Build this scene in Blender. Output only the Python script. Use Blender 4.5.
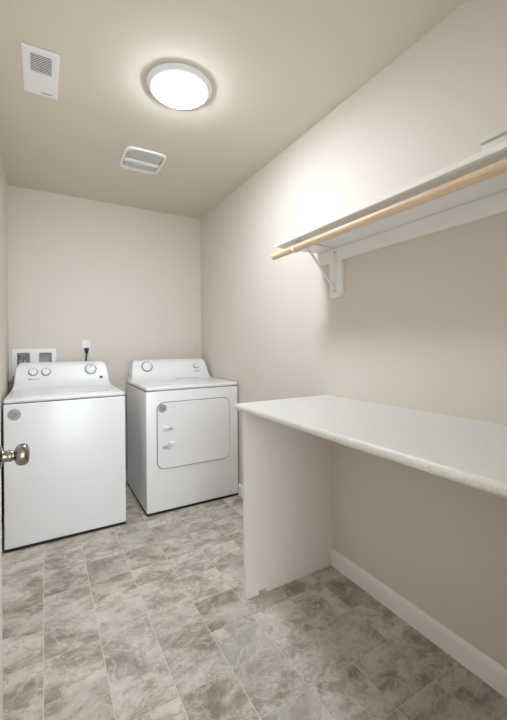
import bpy, bmesh, math, random
from mathutils import Matrix, Vector

random.seed(7)
for o in list(bpy.data.objects):
    bpy.data.objects.remove(o)
scene = bpy.context.scene
COL = scene.collection
PI = math.pi

# ------------------------------------------------------------------ camera
EYE = Vector((0.0, 0.0, 1.19))
YAW, ROLL, FPX, SHY = math.radians(30.01), math.radians(-0.5), 362.9, -14.7
fwd = Vector((math.sin(YAW), math.cos(YAW), 0))
rt = Vector((math.cos(YAW), -math.sin(YAW), 0))
up = Vector((0, 0, 1))
r2 = rt * math.cos(ROLL) + up * math.sin(ROLL)
u2 = -rt * math.sin(ROLL) + up * math.cos(ROLL)
cam_data = bpy.data.cameras.new('camera')
cam = bpy.data.objects.new('camera', cam_data)
COL.objects.link(cam)
cam_data.sensor_fit = 'HORIZONTAL'
cam_data.sensor_width = 36.0
cam_data.lens = FPX * 36.0 / 507.0
cam_data.shift_y = SHY / 507.0
cam_data.clip_start = 0.02
M = Matrix((r2, u2, -fwd)).transposed().to_4x4()
M.translation = EYE
cam.matrix_world = M
scene.camera = cam

# ------------------------------------------------------------------ world and exposure
world = bpy.data.worlds.new('world')
scene.world = world
world.use_nodes = True
bg = world.node_tree.nodes['Background']
bg.inputs[0].default_value = (0.90, 0.97, 1.04, 1)
bg.inputs[1].default_value = 5.6
scene.view_settings.view_transform = 'Standard'
scene.view_settings.look = 'None'
scene.view_settings.gamma = 1.0
scene.view_settings.use_curve_mapping = False
scene.view_settings.exposure = 0.14
LAMP_STRENGTH = 108.0

# ------------------------------------------------------------------ dimensions (metres)
XL, XR, YF, YB, ZC = -0.235, 1.345, 0.32, 3.36, 2.44


# ------------------------------------------------------------------ materials
def srgb(r, g, b):
    def f(c):
        c /= 255.0
        return c / 12.92 if c <= 0.04045 else ((c + 0.055) / 1.055) ** 2.4
    return (f(r), f(g), f(b), 1)


def mat(name, col, rough=0.5, metal=0.0, bump=0.0, bscale=200.0, var=0.0, vscale=6.0, coat=0.0):
    m = bpy.data.materials.new(name)
    m.use_nodes = True
    nt = m.node_tree
    b = nt.nodes['Principled BSDF']
    b.inputs['Roughness'].default_value = rough
    b.inputs['Metallic'].default_value = metal
    b.inputs['Coat Weight'].default_value = coat
    tc = nt.nodes.new('ShaderNodeTexCoord')
    n = nt.nodes.new('ShaderNodeTexNoise')
    n.inputs['Scale'].default_value = vscale
    nt.links.new(tc.outputs['Object'], n.inputs['Vector'])
    mx = nt.nodes.new('ShaderNodeMix')
    mx.data_type = 'RGBA'
    mx.inputs['A'].default_value = [c * (1 - var) for c in col[:3]] + [1]
    mx.inputs['B'].default_value = [min(1, c * (1 + var)) for c in col[:3]] + [1]
    nt.links.new(n.outputs['Fac'], mx.inputs['Factor'])
    nt.links.new(mx.outputs['Result'], b.inputs['Base Color'])
    if bump > 0:
        n2 = nt.nodes.new('ShaderNodeTexNoise')
        n2.inputs['Scale'].default_value = bscale
        n2.inputs['Detail'].default_value = 3
        nt.links.new(tc.outputs['Object'], n2.inputs['Vector'])
        bp = nt.nodes.new('ShaderNodeBump')
        bp.inputs['Strength'].default_value = bump
        bp.inputs['Distance'].default_value = 0.002
        nt.links.new(n2.outputs['Fac'], bp.inputs['Height'])
        nt.links.new(bp.outputs['Normal'], b.inputs['Normal'])
    return m


def ramp_node(nt, stops):
    r = nt.nodes.new('ShaderNodeValToRGB')
    els = r.color_ramp.elements
    while len(els) < len(stops):
        els.new(0.5)
    for e, (p, c) in zip(els, stops):
        e.position = p
        e.color = c
    return r


def tile_material():
    m = bpy.data.materials.new('stone_look_vinyl_tile')
    m.use_nodes = True
    nt = m.node_tree
    L = nt.links.new
    b = nt.nodes['Principled BSDF']
    geo = nt.nodes.new('ShaderNodeNewGeometry')
    oi = nt.nodes.new('ShaderNodeObjectInfo')
    mul = nt.nodes.new('ShaderNodeMath'); mul.operation = 'MULTIPLY'; mul.inputs[1].default_value = 37.0
    L(oi.outputs['Random'], mul.inputs[0])
    comb = nt.nodes.new('ShaderNodeCombineXYZ')
    L(mul.outputs[0], comb.inputs['Z'])
    add = nt.nodes.new('ShaderNodeVectorMath'); add.operation = 'ADD'
    mp = nt.nodes.new('ShaderNodeMapping')
    mp.inputs['Rotation'].default_value = (0, 0, math.radians(-25))
    mp.inputs['Scale'].default_value = (0.95, 1.3, 1)
    L(geo.outputs['Position'], mp.inputs['Vector'])
    L(mp.outputs[0], add.inputs[0]); L(comb.outputs[0], add.inputs[1])
    n1 = nt.nodes.new('ShaderNodeTexNoise')
    n1.inputs['Scale'].default_value = 6.5; n1.inputs['Detail'].default_value = 9
    n1.inputs['Roughness'].default_value = 0.66; n1.inputs['Distortion'].default_value = 0.25
    L(add.outputs[0], n1.inputs['Vector'])
    r1 = ramp_node(nt, [(0.36, srgb(142, 130, 113)), (0.46, srgb(174, 162, 145)), (0.53, srgb(202, 192, 178)), (0.66, srgb(219, 211, 199))])
    L(n1.outputs['Fac'], r1.inputs['Fac'])
    # grey-blue tiles now and then
    r2_ = ramp_node(nt, [(0.0, (0, 0, 0, 1)), (0.25, (0.12, 0.12, 0.12, 1)), (0.6, (0.4, 0.4, 0.4, 1)), (1.0, (0.85, 0.85, 0.85, 1))])
    L(oi.outputs['Alpha'], r2_.inputs['Fac'])
    n2 = nt.nodes.new('ShaderNodeTexNoise')
    n2.inputs['Scale'].default_value = 4.0; n2.inputs['Detail'].default_value = 4
    L(add.outputs[0], n2.inputs['Vector'])
    rg = ramp_node(nt, [(0.34, srgb(160, 155, 149)), (0.66, srgb(200, 196, 190))])
    L(n1.outputs['Fac'], rg.inputs['Fac'])
    mx = nt.nodes.new('ShaderNodeMix'); mx.data_type = 'RGBA'
    m2 = nt.nodes.new('ShaderNodeMath'); m2.operation = 'MULTIPLY_ADD'
    L(n2.outputs['Fac'], m2.inputs[0]); m2.inputs[1].default_value = 0.6
    L(r2_.outputs['Color'], m2.inputs[2])
    m3 = nt.nodes.new('ShaderNodeMath'); m3.operation = 'SUBTRACT'; m3.use_clamp = True
    L(m2.outputs[0], m3.inputs[0]); m3.inputs[1].default_value = 0.22
    L(m3.outputs[0], mx.inputs['Factor'])
    L(r1.outputs['Color'], mx.inputs['A']); L(rg.outputs['Color'], mx.inputs['B'])
    # pale veins
    n3 = nt.nodes.new('ShaderNodeTexNoise')
    n3.inputs['Scale'].default_value = 6.0; n3.inputs['Detail'].default_value = 9; n3.inputs['Distortion'].default_value = 1.2; n3.inputs['Roughness'].default_value = 0.65
    L(add.outputs[0], n3.inputs['Vector'])
    rv = ramp_node(nt, [(0.0, (0, 0, 0, 1)), (0.475, (0, 0, 0, 1)), (0.5, (0.5, 0.5, 0.5, 1)), (0.525, (0, 0, 0, 1))])
    L(n3.outputs['Fac'], rv.inputs['Fac'])
    mv = nt.nodes.new('ShaderNodeMix'); mv.data_type = 'RGBA'
    L(rv.outputs['Color'], mv.inputs['Factor'])
    L(mx.outputs['Result'], mv.inputs['A']); mv.inputs['B'].default_value = srgb(226, 219, 208)
    # small dark flecks
    n4 = nt.nodes.new('ShaderNodeTexNoise')
    n4.inputs['Scale'].default_value = 30.0; n4.inputs['Detail'].default_value = 8; n4.inputs['Distortion'].default_value = 1.0
    L(add.outputs[0], n4.inputs['Vector'])
    rf = ramp_node(nt, [(0.0, (0.55, 0.55, 0.55, 1)), (0.36, (0.35, 0.35, 0.35, 1)), (0.43, (0, 0, 0, 1))])
    L(n4.outputs['Fac'], rf.inputs['Fac'])
    mf = nt.nodes.new('ShaderNodeMix'); mf.data_type = 'RGBA'
    L(rf.outputs['Color'], mf.inputs['Factor'])
    L(mv.outputs['Result'], mf.inputs['A']); mf.inputs['B'].default_value = srgb(138, 126, 110)
    hsv = nt.nodes.new('ShaderNodeHueSaturation')
    mr = nt.nodes.new('ShaderNodeMapRange'); mr.inputs['To Min'].default_value = 0.92; mr.inputs['To Max'].default_value = 1.13
    L(oi.outputs['Random'], mr.inputs['Value']); L(mr.outputs['Result'], hsv.inputs['Value'])
    L(mf.outputs['Result'], hsv.inputs['Color']); L(hsv.outputs['Color'], b.inputs['Base Color'])
    b.inputs['Roughness'].default_value = 0.5
    b.inputs['Specular IOR Level'].default_value = 0.35
    bp = nt.nodes.new('ShaderNodeBump'); bp.inputs['Strength'].default_value = 0.15; bp.inputs['Distance'].default_value = 0.001
    L(n1.outputs['Fac'], bp.inputs['Height']); L(bp.outputs['Normal'], b.inputs['Normal'])
    return m


def speckle_material():
    m = bpy.data.materials.new('speckled_laminate')
    m.use_nodes = True
    nt = m.node_tree; L = nt.links.new
    b = nt.nodes['Principled BSDF']
    tc = nt.nodes.new('ShaderNodeTexCoord')
    n = nt.nodes.new('ShaderNodeTexNoise'); n.inputs['Scale'].default_value = 230; n.inputs['Detail'].default_value = 4
    L(tc.outputs['Object'], n.inputs['Vector'])
    r = ramp_node(nt, [(0.33, srgb(205, 201, 195)), (0.47, srgb(219, 216, 211)), (0.6, srgb(224, 222, 217)), (0.72, srgb(231, 229, 225))])
    L(n.outputs['Fac'], r.inputs['Fac']); L(r.outputs['Color'], b.inputs['Base Color'])
    b.inputs['Roughness'].default_value = 0.42
    return m


def wood_material():
    m = bpy.data.materials.new('pale_pine')
    m.use_nodes = True
    nt = m.node_tree; L = nt.links.new
    b = nt.nodes['Principled BSDF']
    tc = nt.nodes.new('ShaderNodeTexCoord')
    mp = nt.nodes.new('ShaderNodeMapping'); mp.inputs['Scale'].default_value = (30, 1.2, 30)
    n = nt.nodes.new('ShaderNodeTexNoise'); n.inputs['Scale'].default_value = 3; n.inputs['Detail'].default_value = 5
    L(tc.outputs['Object'], mp.inputs[0]); L(mp.outputs[0], n.inputs['Vector'])
    r = ramp_node(nt, [(0.3, srgb(214, 184, 148)), (0.7, srgb(235, 212, 182))])
    L(n.outputs['Fac'], r.inputs['Fac']); L(r.outputs['Color'], b.inputs['Base Color'])
    b.inputs['Roughness'].default_value = 0.45
    return m


def emit_material(name, col, s):
    m = bpy.data.materials.new(name)
    m.use_nodes = True
    b = m.node_tree.nodes['Principled BSDF']
    b.inputs['Base Color'].default_value = (0.9, 0.9, 0.9, 1)
    b.inputs['Emission Color'].default_value = col
    b.inputs['Emission Strength'].default_value = s
    return m


WALL = mat('beige_wall_paint', srgb(226, 217, 205), 0.75, bump=0.12, bscale=180, var=0.01, vscale=2)
CEIL = mat('beige_ceiling_paint', srgb(222, 213, 197), 0.85, bump=0.12, bscale=140, var=0.01, vscale=2)
TRIM = mat('white_trim_paint', srgb(250, 249, 247), 0.4, var=0.008)
GROUT = mat('pale_grout', srgb(220, 214, 203), 0.8, var=0.04, vscale=20)
TILE = tile_material()
ENAMEL = mat('white_enamel', srgb(240, 240, 241), 0.28, var=0.005, coat=0.2)
PLASTIC = mat('white_plastic', srgb(243, 243, 243), 0.35, var=0.005)
BLACK = mat('black_rubber_and_shade', srgb(22, 21, 20), 0.6, var=0.05)
SEAM = mat('dark_seam', srgb(95, 95, 97), 0.6, var=0.03)
CHROME = mat('dark_grey_ring', srgb(86, 88, 92), 0.4, metal=0.2, var=0.03)
GREYPRINT = mat('grey_print', srgb(132, 134, 136), 0.5, var=0.04)
TICK = mat('pale_grey_print', srgb(188, 190, 191), 0.5, var=0.03)
TABG = mat('light_grey_plastic', srgb(184, 185, 186), 0.5, var=0.02)
STICKER = mat('silver_sticker', srgb(172, 173, 175), 0.4, metal=0.15, var=0.12, vscale=90)
STICKERDARK = mat('sticker_dark_print', srgb(105, 107, 110), 0.5, var=0.05)
LAMINATE = speckle_material()
PANELM = mat('greige_laminate', srgb(240, 235, 229), 0.5, var=0.01)
SHELFW = mat('white_shelf_paint', srgb(250, 248, 244), 0.45, var=0.008)
METALW = mat('white_painted_metal', srgb(244, 243, 240), 0.35, var=0.01)
WOOD = wood_material()
NICKEL = mat('satin_nickel', srgb(150, 145, 136), 0.22, metal=1.0, var=0.03, vscale=30)
STEEL = mat('zinc_steel', srgb(150, 150, 150), 0.35, metal=0.9, var=0.04)
GREYP = mat('grey_plastic_recess', srgb(196, 197, 196), 0.6, var=0.04, vscale=15)
HOSE = mat('grey_hose', srgb(182, 183, 182), 0.45, var=0.04)
DUCTSHADE = mat('duct_shade', srgb(24, 23, 22), 0.8, var=0.05)
BOXP = mat('milky_white_plastic', srgb(222, 217, 206), 0.5, var=0.01)
DOORP = mat('white_door_paint', srgb(236, 235, 230), 0.4, var=0.008)
CARPET = mat('hall_carpet', srgb(176, 166, 150), 0.95, bump=0.5, bscale=350, var=0.08, vscale=60)
LAMP = emit_material('lit_diffuser', (0.90, 0.985, 1.10, 1), LAMP_STRENGTH)


# ------------------------------------------------------------------ mesh helpers
def link(name, bm, m, parent=None, smooth=False, loc=None):
    me = bpy.data.meshes.new(name)
    bmesh.ops.recalc_face_normals(bm, faces=bm.faces)
    bm.to_mesh(me); bm.free()
    me.materials.append(m)
    if smooth:
        me.shade_smooth()
        try:
            me.set_sharp_from_angle(angle=math.radians(38))
        except Exception:
            pass
    o = bpy.data.objects.new(name, me)
    COL.objects.link(o)
    if loc is not None:
        o.location = loc
    if parent is not None:
        o.parent = parent
    return o


def box(bm, x0, x1, y0, y1, z0, z1, bev=0.0, seg=2):
    r = bmesh.ops.create_cube(bm, size=1)
    vs = r['verts']
    for v in vs:
        v.co = Vector(((x0 + x1) / 2 + v.co.x * (x1 - x0), (y0 + y1) / 2 + v.co.y * (y1 - y0), (z0 + z1) / 2 + v.co.z * (z1 - z0)))
    if bev > 0:
        es = set()
        for v in vs:
            es.update(v.link_edges)
        bmesh.ops.bevel(bm, geom=list(es), offset=bev, segments=seg, affect='EDGES', profile=0.5)
    return bm


def boxo(name, x0, x1, y0, y1, z0, z1, m, parent=None, bev=0.0, seg=2):
    off = parent.location if parent is not None else Vector((0, 0, 0))
    bm = bmesh.new()
    box(bm, x0 - off.x, x1 - off.x, y0 - off.y, y1 - off.y, z0 - off.z, z1 - off.z, bev, seg)
    return link(name, bm, m, parent, smooth=bev > 0)


def lathe(bm, prof, mtx, n=32, cap=True):
    """prof: list of (radius, height); axis local Z, placed by mtx"""
    rings = []
    for (r, h) in prof:
        if r < 1e-6:
            rings.append([bm.verts.new(mtx @ Vector((0, 0, h)))])
        else:
            rings.append([bm.verts.new(mtx @ Vector((r * math.cos(2 * PI * i / n), r * math.sin(2 * PI * i / n), h))) for i in range(n)])
    for a, b in zip(rings[:-1], rings[1:]):
        for i in range(n):
            j = (i + 1) % n
            if len(a) == 1 and len(b) == 1:
                continue
            if len(a) == 1:
                bm.faces.new((a[0], b[i], b[j]))
            elif len(b) == 1:
                bm.faces.new((a[i], a[j], b[0]))
            else:
                bm.faces.new((a[i], a[j], b[j], b[i]))
    if cap:
        for rg in (rings[0], rings[-1]):
            if len(rg) > 2:
                bm.faces.new(rg)
    return bm


def axis_mtx(origin, direction):
    return Matrix.Translation(origin) @ Vector(direction).to_track_quat('Z', 'Y').to_matrix().to_4x4()


def tube(bm, pts, r, n=12):
    pts = [Vector(p) for p in pts]
    rings = []
    prev = None
    for i, p in enumerate(pts):
        t = (pts[min(i + 1, len(pts) - 1)] - pts[max(i - 1, 0)]).normalized()
        if prev is None:
            a = t.orthogonal().normalized()
        else:
            a = (prev - t * prev.dot(t)).normalized()
        prev = a
        b = t.cross(a)
        rings.append([bm.verts.new(p + r * (a * math.cos(2 * PI * k / n) + b * math.sin(2 * PI * k / n))) for k in range(n)])
    for A, B in zip(rings[:-1], rings[1:]):
        for k in range(n):
            j = (k + 1) % n
            bm.faces.new((A[k], A[j], B[j], B[k]))
    bm.faces.new(rings[0]); bm.faces.new(rings[-1])
    return bm


def prism(bm, poly, axis, a0, a1):
    """extrude polygon (2D list) along axis 'X','Y','Z' from a0 to a1"""
    def P(u, v, w):
        return {'X': Vector((w, u, v)), 'Y': Vector((u, w, v)), 'Z': Vector((u, v, w))}[axis]
    A = [bm.verts.new(P(u, v, a0)) for u, v in poly]
    B = [bm.verts.new(P(u, v, a1)) for u, v in poly]
    bm.faces.new(A); bm.faces.new(list(reversed(B)))
    n = len(poly)
    for i in range(n):
        j = (i + 1) % n
        bm.faces.new((A[i], A[j], B[j], B[i]))
    return bm


def rrect(x0, x1, y0, y1, r, n=6):
    out = []
    for cx, cy, a in ((x1 - r, y1 - r, 0), (x0 + r, y1 - r, 90), (x0 + r, y0 + r, 180), (x1 - r, y0 + r, 270)):
        for k in range(n + 1):
            t = math.radians(a + 90 * k / n)
            out.append((cx + r * math.cos(t), cy + r * math.sin(t)))
    return out


def ring_prism(bm, outer, inner, axis, a0, a1):
    def P(u, v, w):
        return {'X': Vector((w, u, v)), 'Y': Vector((u, w, v)), 'Z': Vector((u, v, w))}[axis]
    n = len(outer)
    V = [[bm.verts.new(P(u, v, w)) for u, v in poly] for poly, w in ((outer, a0), (inner, a0), (inner, a1), (outer, a1))]
    for a, b in ((0, 1), (1, 2), (2, 3), (3, 0)):
        for i in range(n):
            j = (i + 1) % n
            bm.faces.new((V[a][i], V[a][j], V[b][j], V[b][i]))
    return bm


def grid_slab(bm, us, vs, holes, axis, a0, a1):
    """slab made of cells between sorted us / vs, leaving out cells whose centre is in a hole"""
    for u0, u1 in zip(us[:-1], us[1:]):
        for v0, v1 in zip(vs[:-1], vs[1:]):
            cu, cv = (u0 + u1) / 2, (v0 + v1) / 2
            if any(h[0] < cu < h[1] and h[2] < cv < h[3] for h in holes):
                continue
            prism(bm, [(u0, v0), (u1, v0), (u1, v1), (u0, v1)], axis, a0, a1)
    bmesh.ops.remove_doubles(bm, verts=bm.verts, dist=1e-5)
    # drop the inner double faces
    seen = {}
    for f in list(bm.faces):
        k = tuple(sorted(v.index for v in f.verts)) if False else tuple(sorted((round(v.co.x, 4), round(v.co.y, 4), round(v.co.z, 4)) for v in f.verts))
        seen.setdefault(k, []).append(f)
    dele = [f for fs in seen.values() if len(fs) > 1 for f in fs]
    bmesh.ops.delete(bm, geom=dele, context='FACES')
    return bm


def structure(o):
    o['kind'] = 'structure'
    return o


def thing(name, label, cat, loc, group=None):
    o = bpy.data.objects.new(name, None)
    o.empty_display_size = 0.1
    COL.objects.link(o)
    o.location = loc
    return tag(o, label, cat, group)


def tag(o, label, cat, group=None):
    o['label'] = label
    o['category'] = cat
    if group:
        o['group'] = group
    return o


# ================================================================== SETTING
T = 0.10
floor = structure(boxo('floor', XL - T, XR + T, YF - T, YB + T, -0.08, -0.0015, GROUT))
floor['label'] = 'stone-look square tile floor in mottled beige and grey'
# added unseen corridor outside the doorway, shaped so world light enters from its far end
HX0, HX1, HY0, HY1 = -0.55, 1.25, -2.6, YF - T
structure(boxo('floor_hall', HX0 - T, HX1 + T, HY0, HY1 - 0.001, -0.08, -0.002, CARPET))
structure(boxo('ceiling_light_baffle', HX0 - T, HX1 + T, HY0, HY1 - 0.001, ZC, ZC + 0.08, CEIL))
structure(boxo('wall_light_baffle_left', HX0 - T, HX0, HY0, HY1 - 0.001, 0.0, ZC, WALL))
structure(boxo('wall_light_baffle_right', HX1, HX1 + T, HY0, HY1 - 0.001, 0.0, ZC, WALL))

ceiling = structure(boxo('ceiling', XL - T, XR + T, YF - T, YB + T, ZC, ZC + 0.08, CEIL))
structure(boxo('wall_left', XL - T, XL, YF - T, YB + T, -0.08, ZC, WALL))
structure(boxo('wall_right', XR, XR + T, YF - T, YB + T, -0.08, ZC, WALL))
# back wall, with two pockets for the washer outlet box
BH = [(-0.183, -0.095, 1.00, 1.148), (-0.036, 0.056, 1.00, 1.148)]
bm = bmesh.new()
grid_slab(bm, [XL, BH[0][0], BH[0][1], BH[1][0], BH[1][1], XR], [-0.08, 1.00, 1.148, ZC], BH, 'Y', YB, YB + T)
structure(link('wall_back', bm, WALL))
# front wall with the doorway
DX0, DX1, DZ = -0.135, 0.748, 2.06
bm = bmesh.new()
grid_slab(bm, [HX0, DX0, DX1, XR], [-0.08, DZ, ZC], [(DX0, DX1, -1, DZ)], 'Y', YF - T, YF)
structure(link('wall_front', bm, WALL))

# floor tiles: 0.2 m grid
PITCH, GAP = 0.2, 0.0028
xs = [-0.21 - PITCH + PITCH * k for k in range(10)]
ys = [0.2 * k - 0.003 for k in range(1, 18)]


def tile_mesh(w, d):
    bm_ = bmesh.new()
    c = 0.0007
    b0 = [(-w / 2, -d / 2), (w / 2, -d / 2), (w / 2, d / 2), (-w / 2, d / 2)]
    lo = [bm_.verts.new((x, y, -0.0014)) for x, y in b0]
    hi = [bm_.verts.new((x - math.copysign(c, x), y - math.copysign(c, y), 0.0)) for x, y in b0]
    bm_.faces.new(hi)
    bm_.faces.new(list(reversed(lo)))
    for i in range(4):
        j = (i + 1) % 4
        bm_.faces.new((lo[i], lo[j], hi[j], hi[i]))
    bmesh.ops.recalc_face_normals(bm_, faces=bm_.faces)
    me = bpy.data.meshes.new('tile')
    bm_.to_mesh(me); bm_.free()
    me.materials.append(TILE)
    return me


tcache = {}
GREY = {(4, 6): 1.0, (4, 4): 0.85, (5, 5): 0.5, (3, 11): 0.7, (4, 9): 0.6, (4, 11): 0.6, (2, 6): 0.5, (5, 3): 0.4, (3, 5): 0.2, (1, 8): 0.35, (2, 10): 0.4, (3, 8): 0.35}
for i, x0 in enumerate(xs):
    for j, y0 in enumerate(ys):
        jj = j + 1                                  # tile starts at y = 0.2 * jj
        ci = i - 1                                  # column starts at x = -0.21 + 0.2 * ci
        if ci in (2, 3) and jj == 7:
            continue                                # the double-length tiles reach over this row
        a, b = max(x0, XL) + GAP / 2, min(x0 + PITCH, XR) - GAP / 2
        c, d = max(y0, YF) + GAP / 2, min(y0 + PITCH * (2 if ci in (2, 3) and jj == 6 else 1), YB) - GAP / 2
        if b - a < 0.006 or d - c < 0.006:
            continue
        k = (round(b - a, 4), round(d - c, 4))
        if k not in tcache:
            tcache[k] = tile_mesh(*k)
        o = bpy.data.objects.new('tile', tcache[k])
        COL.objects.link(o)
        o.location = ((a + b) / 2, (c + d) / 2, 0)
        o.parent = floor
        o.color = (1, 1, 1, GREY.get((ci, jj), random.choice((0.0, 0.1, 0.25, 0.35))))


# baseboards
def base_profile(h=0.088, t=0.013):
    return [(0, 0), (t, 0), (t, h - 0.018), (t * 0.8, h - 0.008), (t * 0.45, h - 0.002), (0, h)]


def baseboard(name, side, a, b):
    bm_ = bmesh.new()
    if side == 'R':
        prism(bm_, [(XR - u, v + 0.0002) for u, v in base_profile()], 'Y', a, b)
    elif side == 'L':
        prism(bm_, [(XL + u, v + 0.0002) for u, v in base_profile()], 'Y', a, b)
    else:
        prism(bm_, [(YB - u, v + 0.0002) for u, v in base_profile()], 'X', a, b)
    return structure(link(name, bm_, TRIM))


PY0, PY1 = 1.490, 1.509
baseboard('baseboard_right', 'R', YF, PY0 - 0.0005)
baseboard('baseboard_right', 'R', PY1 + 0.0005, YB)
baseboard('baseboard_left', 'L', YF + 0.02, YB)
baseboard('baseboard_back', 'B', XL + 0.013, XR - 0.013)

# door casing on the room side, and jamb lining
bm = bmesh.new()
ring = [(DX0 - 0.05, 0.0), (DX0, 0.0), (DX0, DZ), (DX1, DZ), (DX1, 0.0), (DX1 + 0.025, 0.0), (DX1 + 0.025, DZ + 0.055), (DX0 - 0.05, DZ + 0.055)]
prism(bm, ring, 'Y', YF + 0.0005, YF + 0.014)
structure(link('trim_1', bm, TRIM))
bm = bmesh.new()
ring = [(DX0 + 0.0005, 0.0), (DX0 + 0.015, 0.0), (DX0 + 0.015, DZ - 0.015), (DX1 - 0.015, DZ - 0.015), (DX1 - 0.015, 0.0), (DX1 - 0.0005, 0.0), (DX1 - 0.0005, DZ - 0.0005), (DX0 + 0.0005, DZ - 0.0005)]
prism(bm, ring, 'Y', YF - T, YF)
structure(link('trim_2', bm, TRIM))

# open door, seen nearly edge on, with its knob
DW, DT, DH = 0.80, 0.035, 2.03
hinge = Vector((DX0 + 0.017, YF + 0.017, 0.012))
door = bpy.data.objects.new('door_1', None)
COL.objects.link(door)
door.location = hinge
edge = Vector((-0.0978, hinge.y + DW, 0))
ang = math.atan2(edge.x - hinge.x, DW)
door.rotation_euler = (0, 0, -ang)
structure(door)
door['label'] = 'white door standing open with a satin nickel round knob'
# local frame: +Y along the door, face towards the room at x = 0, thickness to -x
bm = bmesh.new()
us = [0, 0.12, 0.36, 0.44, 0.68, DW]
vs = [0, 0.22, 0.86, 1.02, 1.80, DH]
panels = [(us[1], us[2], vs[1], vs[2]), (us[3], us[4], vs[1], vs[2]), (us[1], us[2], vs[3], vs[4]), (us[3], us[4], vs[3], vs[4])]
grid_slab(bm, us, vs, panels, 'X', -DT, 0)
link('door_frame', bm, DOORP, door)
for p in panels:
    bm = bmesh.new()
    box(bm, -DT + 0.008, -0.008, p[0] - 0.0003, p[1] + 0.0003, p[2] - 0.0003, p[3] + 0.0003)
    box(bm, -DT + 0.004, -0.004, p[0] + 0.03, p[1] - 0.03, p[2] + 0.03, p[3] - 0.03, 0.003)
    link('door_panel', bm, DOORP, door)
KZ, KY = 0.924 - 0.012, DW - 0.066
for sgn in (1, -1):
    bx = 0.0 if sgn > 0 else -DT
    mt = axis_mtx((bx, KY, KZ), (sgn, 0, 0))
    bm = bmesh.new()
    lathe(bm, [(0.0, 0.0), (0.031, 0.0), (0.032, 0.003), (0.029, 0.006), (0.022, 0.009), (0.0150, 0.011), (0.0135, 0.015), (0.0135, 0.022), (0.0145, 0.026),
               (0.0135, 0.029), (0.0115, 0.032), (0.0115, 0.034), (0.017, 0.0362), (0.0232, 0.040), (0.0262, 0.0455), (0.0268, 0.051), (0.0262, 0.0565), (0.0238, 0.0615), (0.0185, 0.065), (0.010, 0.0664), (0.0, 0.067)], mt, 40, cap=False)
    kn = link('door_knob', bm, NICKEL, door, smooth=True)
    kn['label'] = 'satin nickel round door knob'
    bm = bmesh.new()
bm.free()
bm = bmesh.new(); box(bm, -DT + 0.005, -0.005, DW + 0.0002, DW + 0.002, KZ - 0.028, KZ + 0.028, 0.0008)
link('latch_plate', bm, NICKEL, door)
for hz in (0.25, 1.0, 1.78):
    bm = bmesh.new(); tube(bm, [(0.006, -0.004, hz - 0.045), (0.006, -0.004, hz + 0.045)], 0.006)
    link('hinge', bm, NICKEL, door, smooth=True)

# ================================================================== COUNTER
CZ0, CZ1, CX0, CY1 = 0.885, 0.915, 0.775, 1.528
ct = thing('countertop', 'long white speckled laminate folding counter along the right wall', 'countertop', (1.06, 0.95, CZ0))
bm = bmesh.new()
pr = []
for k in range(7):      # rounded front nose
    t = math.radians(-90 + 180 * k / 6)
    pr.append((CX0 + 0.012 - 0.012 * math.cos(t), (CZ0 + CZ1) / 2 + 0.015 * math.sin(t)))
poly = [(XR - 0.0005, CZ0)] + pr + [(XR - 0.0005, CZ1)]
prism(bm, [(u - 1.06, v - CZ0) for u, v in poly], 'Y', YF + 0.016 - 0.95, CY1 - 0.95)
link('worktop', bm, LAMINATE, ct, smooth=True)
# end panel with the small notch at its foot
bm = bmesh.new()
pp = [(0.808, 0.0005), (0.878, 0.0005), (0.878, 0.020), (0.922, 0.020), (0.922, 0.0005), (XR - 0.001, 0.0005), (XR - 0.001, CZ0 - 0.0005), (0.808, CZ0 - 0.0005)]
prism(bm, [(u - 1.06, v - CZ0) for u, v in pp], 'Y', PY0 - 0.95, PY1 - 0.95)
ep = link('end_panel', bm, PANELM, ct)
ep['label'] = 'greige laminate end panel with a notch at its foot'

# ================================================================== SHELF, CLEAT, ROD, BRACKET
SZ, SX0, SY1, SY0 = 1.697, 1.040, 1.575, YF + 0.003
sh = thing('wall_shelf', 'white painted wall shelf board on a cleat above the counter', 'shelf', (1.19, 0.95, SZ))
boxo('shelf_board', SX0, XR - 0.001, SY0, SY1, SZ, SZ + 0.019, SHELFW, sh, 0.0015, 1)
boxo('wall_cleat', XR - 0.019, XR - 0.0005, SY0, SY1 - 0.002, SZ - 0.068, SZ - 0.0008, SHELFW, sh, 0.001, 1)
bm = bmesh.new()
yb0, yb1 = 1.385, 1.474
pl = [(yb0, SZ - 0.0695), (yb1, SZ - 0.0695), (yb1, 1.445), (yb1 - 0.006, 1.436), (yb0 + 0.026, 1.436), (yb0 + 0.008, 1.447), (yb0, 1.462)]
prism(bm, [(u - 0.95, v - SZ) for u, v in pl], 'X', XR - 0.020 - 1.19, XR - 0.0005 - 1.19)
link('bracket_block', bm, SHELFW, sh)

BY = 1.432
XB = XR - 0.0215
br = thing('shelf_bracket', 'white metal shelf and rod bracket with a diagonal brace', 'bracket', (XB, BY, 1.45))


def rel(p, o):
    return Vector(p) - o.location


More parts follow.
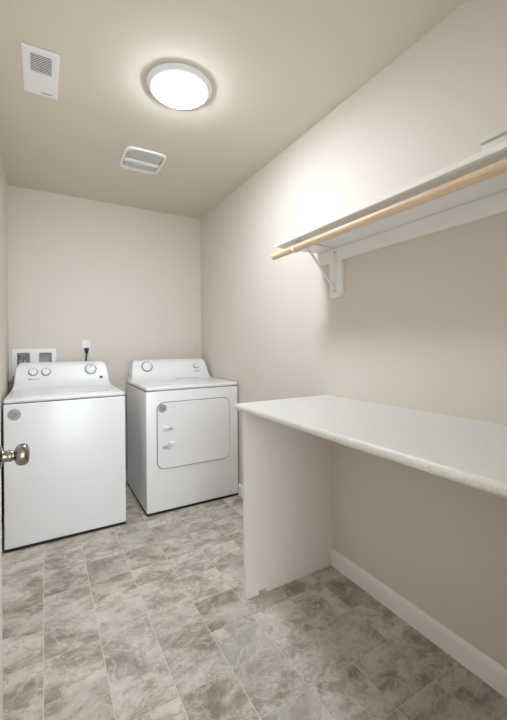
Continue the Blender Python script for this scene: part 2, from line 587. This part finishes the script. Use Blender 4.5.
def strap(name, pts, w, t, parent, m):
    """flat steel strap following pts in the XZ plane at BY, w wide along Y"""
    bm_ = bmesh.new()
    rings = []
    for i, p in enumerate(pts):
        p = Vector((p[0], BY, p[1]))
        q0 = Vector((pts[max(i - 1, 0)][0], BY, pts[max(i - 1, 0)][1])); q1 = Vector((pts[min(i + 1, len(pts) - 1)][0], BY, pts[min(i + 1, len(pts) - 1)][1]))
        tdir = (q1 - q0).normalized(); nrm = tdir.cross(Vector((0, 1, 0)))
        rings.append([bm_.verts.new(rel(p + nrm * a * t / 2 + Vector((0, b * w / 2, 0)), parent)) for a, b in ((-1, -1), (1, -1), (1, 1), (-1, 1))])
    for A, B in zip(rings[:-1], rings[1:]):
        for k in range(4):
            bm_.faces.new((A[k], A[(k + 1) % 4], B[(k + 1) % 4], B[k]))
    bm_.faces.new(rings[0]); bm_.faces.new(rings[-1])
    return link(name, bm_, m, parent)


strap('wall_leg', [(XB, 1.452), (XB, SZ - 0.003)], 0.022, 0.0028, br, METALW)
strap('top_arm', [(XB - 0.002, SZ - 0.0035), (1.066, SZ - 0.0035)], 0.022, 0.0028, br, METALW)
strap('brace', [(XB - 0.002, 1.478), (XB - 0.012, 1.492), (1.135, 1.683), (1.12, SZ - 0.006)], 0.012, 0.007, br, METALW)
RX, RZ, RR = 1.068, 1.6625, 0.0172
hk = []
for k in range(11):
    a = math.radians(-20 + k * 22)
    hk.append((RX + (RR + 0.0035) * math.cos(PI - a + PI), RZ - (RR + 0.0035) * math.sin(a)))
hook = [(1.100, SZ - 0.0035), (1.096, SZ - 0.018)] + [(RX + (RR + 0.003) * math.cos(math.radians(a)), RZ + (RR + 0.003) * math.sin(math.radians(a))) for a in range(10, -200, -20)]
strap('rod_hook', hook, 0.018, 0.0028, br, METALW)
for z in (1.47, 1.675):
    bm = bmesh.new()
    lathe(bm, [(0.0, 0.0), (0.0048, 0.0), (0.0042, 0.0018), (0.0, 0.0026)], axis_mtx(rel((XB - 0.0015, BY, z), br), (-1, 0, 0)), 14, cap=False)
    link('screw', bm, STEEL, br, smooth=True)

bm = bmesh.new()
tube(bm, [(0, y - 0.95, 0) for y in (SY0, 0.6, 1.0, 1.4, 1.625)], RR, 28)
rod = link('closet_rod', bm, WOOD, None, smooth=True, loc=(RX, 0.95, RZ))
tag(rod, 'round pale wooden hanging rod under the white shelf', 'rod')

# milky lidded box on the shelf
bxz = SZ + 0.0195
sb = thing('storage_box', 'low milky white plastic lidded box on the shelf', 'box', (1.235, 0.47, bxz))
boxo('box_body', 1.155, 1.320, 0.340, 0.606, bxz, bxz + 0.076, BOXP, sb, 0.006)
boxo('lid', 1.149, 1.326, 0.334, 0.612, bxz + 0.0785, bxz + 0.098, BOXP, sb, 0.005)
boxo('lid_seal', 1.160, 1.315, 0.345, 0.601, bxz + 0.0755, bxz + 0.079, GREYP, sb)


# ================================================================== APPLIANCES
def console_mesh(w_full, zs, yfs, ws, yb, cx, cy, cz):
    bm_ = bmesh.new()
    rings = []
    for z, yf, w in zip(zs, yfs, ws):
        y2 = yb
        rings.append([bm_.verts.new((x, y, z - cz)) for x, y in ((-w, yf - cy), (w, yf - cy), (w, y2 - cy), (-w, y2 - cy))])
    for A, B in zip(rings[:-1], rings[1:]):
        for k in range(4):
            bm_.faces.new((A[k], A[(k + 1) % 4], B[(k + 1) % 4], B[k]))
    bm_.faces.new(rings[0]); bm_.faces.new(rings[-1])
    es = [e for e in bm_.edges if abs(e.verts[0].co.z - e.verts[1].co.z) > 1e-4 and e.verts[0].co.y < 0.9 * (yb - cy)]
    bmesh.ops.bevel(bm_, geom=es, offset=0.010, segments=3, affect='EDGES', profile=0.5)
    return bm_


def appliance(name, label, cat, x0, x1, yf, seam_z, deck_z, top_z):
    cx, cy = (x0 + x1) / 2, (yf + 3.245) / 2
    yb = 3.245
    t = thing(name, label, cat, (cx, cy, 0))
    boxo('cabinet', x0, x1, yf, yb - 0.01, 0.018, seam_z - 0.002, ENAMEL, t, 0.006, 3)
    boxo('gap_shade', x0 + 0.0015, x1 - 0.0015, yf + 0.0015, yb - 0.014, 0.0035, 0.0178, BLACK, t)  # black box standing in for the shaded gap under the cabinet
    for fx in (x0 + 0.05, x1 - 0.05):
        for fy in (yf + 0.05, yb - 0.06):
            bm_ = bmesh.new()
            lathe(bm_, [(0.02, 0.0003), (0.02, 0.002), (0.012, 0.0034)], axis_mtx((fx - cx, fy - cy, 0), (0, 0, 1)), 16)
            link('foot', bm_, BLACK, t)
    boxo('seam', x0 + 0.003, x1 - 0.003, yf + 0.003, yb - 0.012, seam_z - 0.003, seam_z + 0.001, SEAM, t)
    boxo('top_panel', x0, x1, yf - 0.001, yb, seam_z + 0.0008, deck_z, ENAMEL, t, 0.011, 4)
    # console
    n = 26
    hw = (x1 - x0) / 2
    zs, yfs, ws = [], [], []
    z0 = deck_z - 0.003
    H = top_z - z0
    for i in range(n + 1):
        u = i / n
        u = 1 - (1 - u) ** 1.6
        z = z0 + H * u
        # front face: sweeps up out of the deck, then leans back, then rolls over
        y = 3.055 + 0.085 * u + 0.050 * (1 - math.exp(-u * 7)) * 0.6
        if u > 0.88:
            q = (u - 0.88) / 0.12
            y += 0.028 * (1 - math.sqrt(max(0, 1 - q * q)))
        w = hw - 0.002 - 0.026 * u - 0.010 * (1 - math.exp(-u * 14))
        r = 0.030
        d = top_z - z
        if d < r:
            q = 1 - d / r
            w -= r * (1 - math.sqrt(max(0, 1 - q * q)))
        zs.append(z); yfs.append(y); ws.append(w)
    c = link('console', console_mesh(hw, zs, yfs, ws, yb - 0.012, cx, cy, 0), PLASTIC, t, smooth=True)

    def face(z):
        for a in range(n):
            if zs[a] <= z <= zs[a + 1]:
                f = (z - zs[a]) / (zs[a + 1] - zs[a])
                sl = Vector((0, yfs[a + 1] - yfs[a], zs[a + 1] - zs[a])).normalized()
                return yfs[a] + f * (yfs[a + 1] - yfs[a]), Vector((0, -sl.z, sl.y))
    return t, cx, cy, face


def dial(t, cx, cy, face, x, z, r, pointer=True):
    y, nrm = face(z)
    p = Vector((x - cx, y - cy, z))
    mt = axis_mtx(p - nrm * 0.001, nrm)
    bm_ = bmesh.new()
    lathe(bm_, [(0.0, 0.0), (r, 0.0), (r, 0.004), (r * 0.96, 0.005), (r * 0.87, 0.005), (0.0, 0.0055)], mt, 36, cap=False)
    ringo = link('dial', bm_, CHROME, t, smooth=True)
    bm_ = bmesh.new()
    lathe(bm_, [(0.0, 0.0045), (r * 0.87, 0.0045), (r * 0.82, 0.016), (r * 0.72, 0.019), (0.0, 0.020)], mt, 36, cap=False)
    k = link('dial_cap', bm_, PLASTIC, ringo, smooth=True)
    if pointer:
        bm_ = bmesh.new()
        box(bm_, -r * 0.05, r * 0.05, r * 0.25, r * 0.72, 0.0190, 0.0206)
        bmesh.ops.transform(bm_, matrix=mt, verts=bm_.verts)
        link('pointer', bm_, GREYPRINT, ringo)
    # printed tick marks around the dial
    bm_ = bmesh.new()
    for i in range(10):
        a = math.radians(-150 + i * 300 / 9 + 90)
        m2 = mt @ Matrix.Rotation(a - PI / 2, 4, 'Z')
        vs = box(bmesh.new(), -0.0012, 0.0012, r * 1.22, r * 1.40, 0.0008, 0.0016)
        bmesh.ops.transform(vs, matrix=m2, verts=vs.verts)
        me = bpy.data.meshes.new('tmp'); vs.to_mesh(me); vs.free(); bm_.from_mesh(me); bpy.data.meshes.remove(me)
    tk = link('tick_marks', bm_, TICK, t)
    tk['kind'] = 'stuff'


def print_bar(t, cx, cy, face, x0, x1, z, h, m=GREYPRINT, name='lettering'):
    y, nrm = face(z)
    bm_ = bmesh.new()
    box(bm_, x0 - (x0 + x1) / 2, x1 - (x0 + x1) / 2, -h / 2, h / 2, -0.001, 0.0009)
    up_ = Vector((1, 0, 0)).cross(nrm) * -1
    mm = Matrix((Vector((1, 0, 0)), nrm.cross(Vector((1, 0, 0))), nrm)).transposed().to_4x4()
    mm.translation = Vector(((x0 + x1) / 2 - cx, y - cy, z))
    bmesh.ops.transform(bm_, matrix=mm, verts=bm_.verts)
    return link(name, bm_, m, t)


def sticker(t, cx, cy, x, yf, z, r):
    mt = axis_mtx((x - cx, yf - cy + 0.0005, z), (0, -1, 0))
    bm_ = bmesh.new()
    lathe(bm_, [(0.0, 0.0), (r, 0.0), (r, 0.0016), (r * 0.95, 0.002), (0.0, 0.002)], mt, 32, cap=False)
    s = link('round_sticker', bm_, STICKER, t, smooth=True)
    for k, (dx, dz, w) in enumerate(((-0.1, 0.45, 0.9), (0.1, 0.08, 1.35), (-0.1, -0.32, 1.1))):
        bm_ = bmesh.new()
        pts = [(x - cx + r * (dx + w * (i / 8 - 0.5)), yf - cy - 0.0018, z + r * (dz + 0.13 * math.sin(i * 0.8 + k))) for i in range(9)]
        tube(bm_, pts, r * 0.055, 6)
        link('sticker_stroke', bm_, STICKERDARK, s)
    return s


# ---- washer
WX0, WX1, WY = -0.206, 0.468, 2.535
w, wcx, wcy, wf = appliance('washing_machine', 'white top-load washing machine beside the left wall', 'washing machine', WX0, WX1, WY, 0.861, 0.888, 1.075)
# lid: shallow raised panel with a rounded outline, plus hand notch
bm = bmesh.new()
prism(bm, [(u - wcx, v - wcy) for u, v in rrect(WX0 + 0.07, WX1 - 0.07, WY + 0.045, 3.045, 0.035)], 'Z', 0.8875, 0.895)
lid = link('lid', bm, ENAMEL, w)
bv = lid.modifiers.new('soft', 'BEVEL'); bv.width = 0.003; bv.segments = 2; bv.limit_method = 'ANGLE'
bm = bmesh.new()
prism(bm, rrect(WX1 - 0.245 - wcx, WX1 - 0.095 - wcx, WY + 0.050 - wcy, WY + 0.066 - wcy, 0.006, 3), 'Z', 0.8945, 0.8956)
link('lid_grip', bm, SEAM, lid)
dial(w, wcx, wcy, wf, -0.071, 1.006, 0.031)
dial(w, wcx, wcy, wf, 0.012, 1.004, 0.031)
dial(w, wcx, wcy, wf, 0.320, 1.012, 0.043)
print_bar(w, wcx, wcy, wf, -0.098, -0.082, 0.956, 0.008)
print_bar(w, wcx, wcy, wf, -0.080, -0.030, 0.955, 0.003)
y, nrm = wf(0.948)
bm = bmesh.new()
lathe(bm, [(0.0, 0.0), (0.012, 0.0), (0.0115, 0.004), (0.0, 0.006)], axis_mtx((0.393 - wcx, y - wcy, 0.948), nrm), 20, cap=False)
link('start_button', bm, CHROME, w, smooth=True)
sticker(w, wcx, wcy, -0.153, WY, 0.797, 0.034)

# ---- dryer
EX0, EX1, EY = 0.612, 1.330, 2.561
d, dcx, dcy, df = appliance('clothes_dryer', 'white front-load clothes dryer in the corner by the counter', 'dryer', EX0, EX1, EY, 0.872, 0.901, 1.072)
door_poly = rrect(0.689, 1.253, 0.317, 0.786, 0.052, 8)
gap_poly = rrect(0.6845, 1.2575, 0.3125, 0.7905, 0.056, 8)
bm = bmesh.new()
prism(bm, [(u - dcx, v) for u, v in gap_poly], 'Y', EY - 0.0012 - dcy, EY + 0.002 - dcy)
link('door_gasket', bm, SEAM, d)
bm = bmesh.new()
prism(bm, [(u - dcx, v) for u, v in door_poly], 'Y', EY - 0.009 - dcy, EY + 0.001 - dcy)
dd = link('dryer_door', bm, ENAMEL, d, smooth=False)
bv = dd.modifiers.new('soft', 'BEVEL'); bv.width = 0.004; bv.segments = 3; bv.limit_method = 'ANGLE'
yd = EY - 0.009
sticker(d, dcx, dcy, 0.724, yd, 0.749, 0.031)
# two small white child latches with grey tabs
for (xa, xb, za, zb, ga, gb, gz0, gz1) in ((0.730, 0.764, 0.596, 0.622, 0.766, 0.800, 0.590, 0.607), (0.766, 0.812, 0.484, 0.508, 0.725, 0.764, 0.462, 0.482)):
    bm = bmesh.new(); box(bm, xa - dcx, xb - dcx, yd - 0.014 - dcy, yd - 0.0002 - dcy, za, zb, 0.004)
    lt = link('door_latch', bm, PLASTIC, d, smooth=True)
    bm = bmesh.new(); box(bm, ga - dcx, gb - dcx, yd - 0.006 - dcy, yd - 0.0002 - dcy, gz0, gz1, 0.002)
    link('latch_tab', bm, TABG, lt, smooth=True)
dial(d, dcx, dcy, df, 0.761, 1.014, 0.046, False)
dial(d, dcx, dcy, df, 1.203, 1.008, 0.026)
print_bar(d, dcx, dcy, df, 1.178, 1.228, 0.962, 0.006)
print_bar(d, dcx, dcy, df, 0.990, 1.200, 0.907, 0.0025, SEAM, 'console_groove')

# ================================================================== BACK WALL FITTINGS
# recessed washer outlet box
ob = thing('washer_outlet_box', 'white double washer outlet box set in the back wall', 'outlet box', (-0.062, YB, 1.08))
bm = bmesh.new()
us = [-0.212, BH[0][0] + 0.002, BH[0][1] - 0.002, BH[1][0] + 0.002, BH[1][1] - 0.002, 0.086]
hol = [(us[1], us[2], 1.002, 1.146), (us[3], us[4], 1.002, 1.146)]
grid_slab(bm, us, [0.972, 1.002, 1.146, 1.178], hol, 'Y', YB - 0.009, YB - 0.0005)
bmesh.ops.translate(bm, verts=bm.verts, vec=-ob.location)
fr = link('face_frame', bm, PLASTIC, ob)
for h in BH:
    bm = bmesh.new()
    a, b, c, e = h[0] + 0.002, h[1] - 0.002, h[2] + 0.002, h[3] - 0.002
    y0, y1 = YB - 0.001, YB + 0.048
    vs = [bm.verts.new(Vector(p) - ob.location) for p in ((a, y0, c), (b, y0, c), (b, y0, e), (a, y0, e), (a, y1, c), (b, y1, c), (b, y1, e), (a, y1, e))]
    for f in ((4, 5, 6, 7), (0, 1, 5, 4), (1, 2, 6, 5), (2, 3, 7, 6), (3, 0, 4, 7)):
        bm.faces.new([vs[i] for i in f])
    link('recess', bm, GREYP, ob)
for xh, zt in ((-0.163, 1.125), (-0.132, 1.118)):
    bm = bmesh.new(); tube(bm, [(xh, YB + 0.024, 1.09), (xh, YB + 0.024, zt)], 0.009)
    bmesh.ops.translate(bm, verts=bm.verts, vec=-ob.location)
    v = link('valve', bm, STEEL, ob, smooth=True)
for xh, zt in ((-0.163, 1.089), (-0.132, 1.089)):
    bm = bmesh.new()
    tube(bm, [(xh, YB + 0.024, zt), (xh, YB + 0.022, 1.05), (xh, YB + 0.010, 1.012), (xh, YB - 0.04, 0.98), (xh, YB - 0.06, 0.90), (xh, YB - 0.06, 0.70)], 0.0085)
    bmesh.ops.translate(bm, verts=bm.verts, vec=-ob.location)
    link('supply_hose', bm, HOSE, ob, smooth=True)

# electrical outlet with a black plug
OX, OZ = 0.309, 1.188
op = thing('wall_outlet', 'white duplex electrical outlet on the back wall', 'outlet', (OX, YB, OZ))
boxo('cover_plate', OX - 0.035, OX + 0.035, YB - 0.006, YB - 0.0003, OZ - 0.059, OZ + 0.059, PLASTIC, op, 0.002)
for dz in (0.022, -0.022):
    bm = bmesh.new()
    prism(bm, [(u, v) for u, v in rrect(-0.017, 0.017, dz - 0.0145, dz + 0.0145, 0.008, 4)], 'Y', -0.0078, -0.0055)
    so = link('socket', bm, PLASTIC, op)
    for dx in (-0.006, 0.006):
        bm = bmesh.new(); box(bm, dx - 0.0012, dx + 0.0012, -0.0082, -0.0075, dz - 0.003, dz + 0.006)
        link('slot', bm, BLACK, so)
bm = bmesh.new(); lathe(bm, [(0, 0), (0.003, 0), (0.0025, 0.001), (0, 0.0012)], axis_mtx((0, -0.006, 0), (0, -1, 0)), 12, cap=False)
link('screw', bm, STEEL, op)
pg = thing('power_cord', 'black power plug and cord in the wall outlet behind the washer', 'power cord', (OX, YB - 0.009, OZ - 0.022))
bm = bmesh.new()
prism(bm, [(-0.020, 0.014), (0.020, 0.014), (0.012, -0.030), (-0.008, -0.034)], 'Y', -0.024, 0.0)
pb = link('plug', bm, BLACK, pg)
bm = bmesh.new()
tube(bm, [(0.002, -0.012, -0.025), (0.001, -0.014, -0.05), (-0.005, -0.016, -0.09), (-0.012, -0.02, -0.16), (-0.01, -0.03, -0.28), (0.0, -0.035, -0.45)], 0.0062)
link('cord', bm, BLACK, pg, smooth=True)

# ================================================================== CEILING FITTINGS
# flush dome lamp
LX, LY = 0.577, 1.69
lp = thing('ceiling_light', 'lit round white flush dome ceiling light', 'ceiling light', (LX, LY, ZC))
bm = bmesh.new()
lathe(bm, [(0.0, -0.0005), (0.154, -0.0005), (0.156, -0.004), (0.153, -0.009), (0.142, -0.018), (0.132, -0.022), (0.124, -0.0225), (0.0, -0.0215)], Matrix.Identity(4), 64, cap=False)
link('rim', bm, PLASTIC, lp, smooth=True)
bm = bmesh.new()
pf = [(0.123, -0.0228)]
for k in range(1, 13):
    a = math.radians(90 * k / 12)
    pf.append((0.123 * math.cos(a), -0.0228 - 0.026 * math.sin(a)))
pf[-1] = (0.0, pf[-1][1])
lathe(bm, [(0.0, -0.0228)] + pf, Matrix.Identity(4), 64, cap=False)
link('diffuser_dome', bm, LAMP, lp, smooth=True)

# rectangular exhaust register
v1 = thing('ceiling_register', 'white rectangular ceiling vent with dark louvre slots', 'vent', (-0.003, 1.909, ZC))
vx0, vx1, vy0, vy1 = -0.073, 0.067, 1.752, 2.064
gx0, gx1, gy0, gy1 = -0.042, 0.039, 1.785, 1.902
bm = bmesh.new()
grid_slab(bm, [vx0, gx0, gx1, vx1], [vy0, gy0, gy1, vy1], [(gx0, gx1, gy0, gy1)], 'Z', ZC - 0.012, ZC - 0.0005)
bmesh.ops.translate(bm, verts=bm.verts, vec=-v1.location)
fp = link('face_plate', bm, PLASTIC, v1)
bv = fp.modifiers.new('soft', 'BEVEL'); bv.width = 0.003; bv.segments = 2; bv.limit_method = 'ANGLE'
boxo('duct_shade_plate', gx0 - 0.001, gx1 + 0.001, gy0 - 0.001, gy1 + 0.001, ZC - 0.006, ZC - 0.0006, DUCTSHADE, v1)  # solid near-black plate, paints the shade behind the slats
NS = 10
bm = bmesh.new()
box(bm, -(gx1 - gx0) / 2, (gx1 - gx0) / 2, -0.0017, 0.0017, -0.0008, 0.0008)
bmesh.ops.transform(bm, matrix=Matrix.Rotation(math.radians(-12), 4, 'X'), verts=bm.verts)
s0 = link('slat', bm, PLASTIC, v1)
for i in range(NS):
    o = s0 if i == 0 else s0.copy()
    if i:
        COL.objects.link(o); o.parent = v1
    o.location = rel(((gx0 + gx1) / 2, gy0 + (i + 0.85) * (gy1 - gy0) / (NS + 0.7), ZC - 0.0090), v1)
boxo('lettering', 0.000, 0.045, 2.036, 2.041, ZC - 0.0126, ZC - 0.0118, SEAM, v1)

# rounded bath-style fan grille
v2 = thing('exhaust_fan_grille', 'white rounded exhaust fan cover with two louvred openings', 'vent', (0.583, 2.478, ZC))


def bowed(hx, hy, bow, n=10):
    """rectangle with gently bowed sides and rounded corners"""
    out = []
    N = n * 4
    for k in range(N * 2):
        a = 2 * PI * k / (N * 2)
        c, s = math.cos(a), math.sin(a)
        e = 2 / bow
        out.append((hx * math.copysign(abs(c) ** e, c), hy * math.copysign(abs(s) ** e, s)))
    return out


bm = bmesh.new()
ring_prism(bm, bowed(0.134, 0.150, 5.5), bowed(0.115, 0.130, 5.5), 'Z', -0.015, -0.0005)
f2 = link('cover_frame', bm, PLASTIC, v2)
bv = f2.modifiers.new('soft', 'BEVEL'); bv.width = 0.004; bv.segments = 3; bv.limit_method = 'ANGLE'; bv.angle_limit = math.radians(50)
bm = bmesh.new()
prism(bm, bowed(0.120, 0.136, 5.5), 'Z', -0.004, -0.0008)
link('housing', bm, GREYP, v2)
bm = bmesh.new()
box(bm, -0.1135, 0.1135, 0.004, 0.040, -0.0150, -0.004, 0.003)
link('centre_bar', bm, PLASTIC, v2, smooth=True)
bm = bmesh.new(); box(bm, -0.108, 0.108, -0.0045, 0.0045, -0.0015, 0.0015)
bmesh.ops.transform(bm, matrix=Matrix.Rotation(math.radians(20), 4, 'X'), verts=bm.verts)
s0 = link('louvre', bm, METALW, v2)
lys = [-0.112 + 0.0155 * k for k in range(8)] + [0.052 + 0.0155 * k for k in range(5)]
for i, yy in enumerate(lys):
    o = s0 if i == 0 else s0.copy()
    if i:
        COL.objects.link(o); o.parent = v2
    o.location = (0, yy, -0.0085)
    if abs(yy) > 0.1:
        o.scale = (0.96, 1, 1)
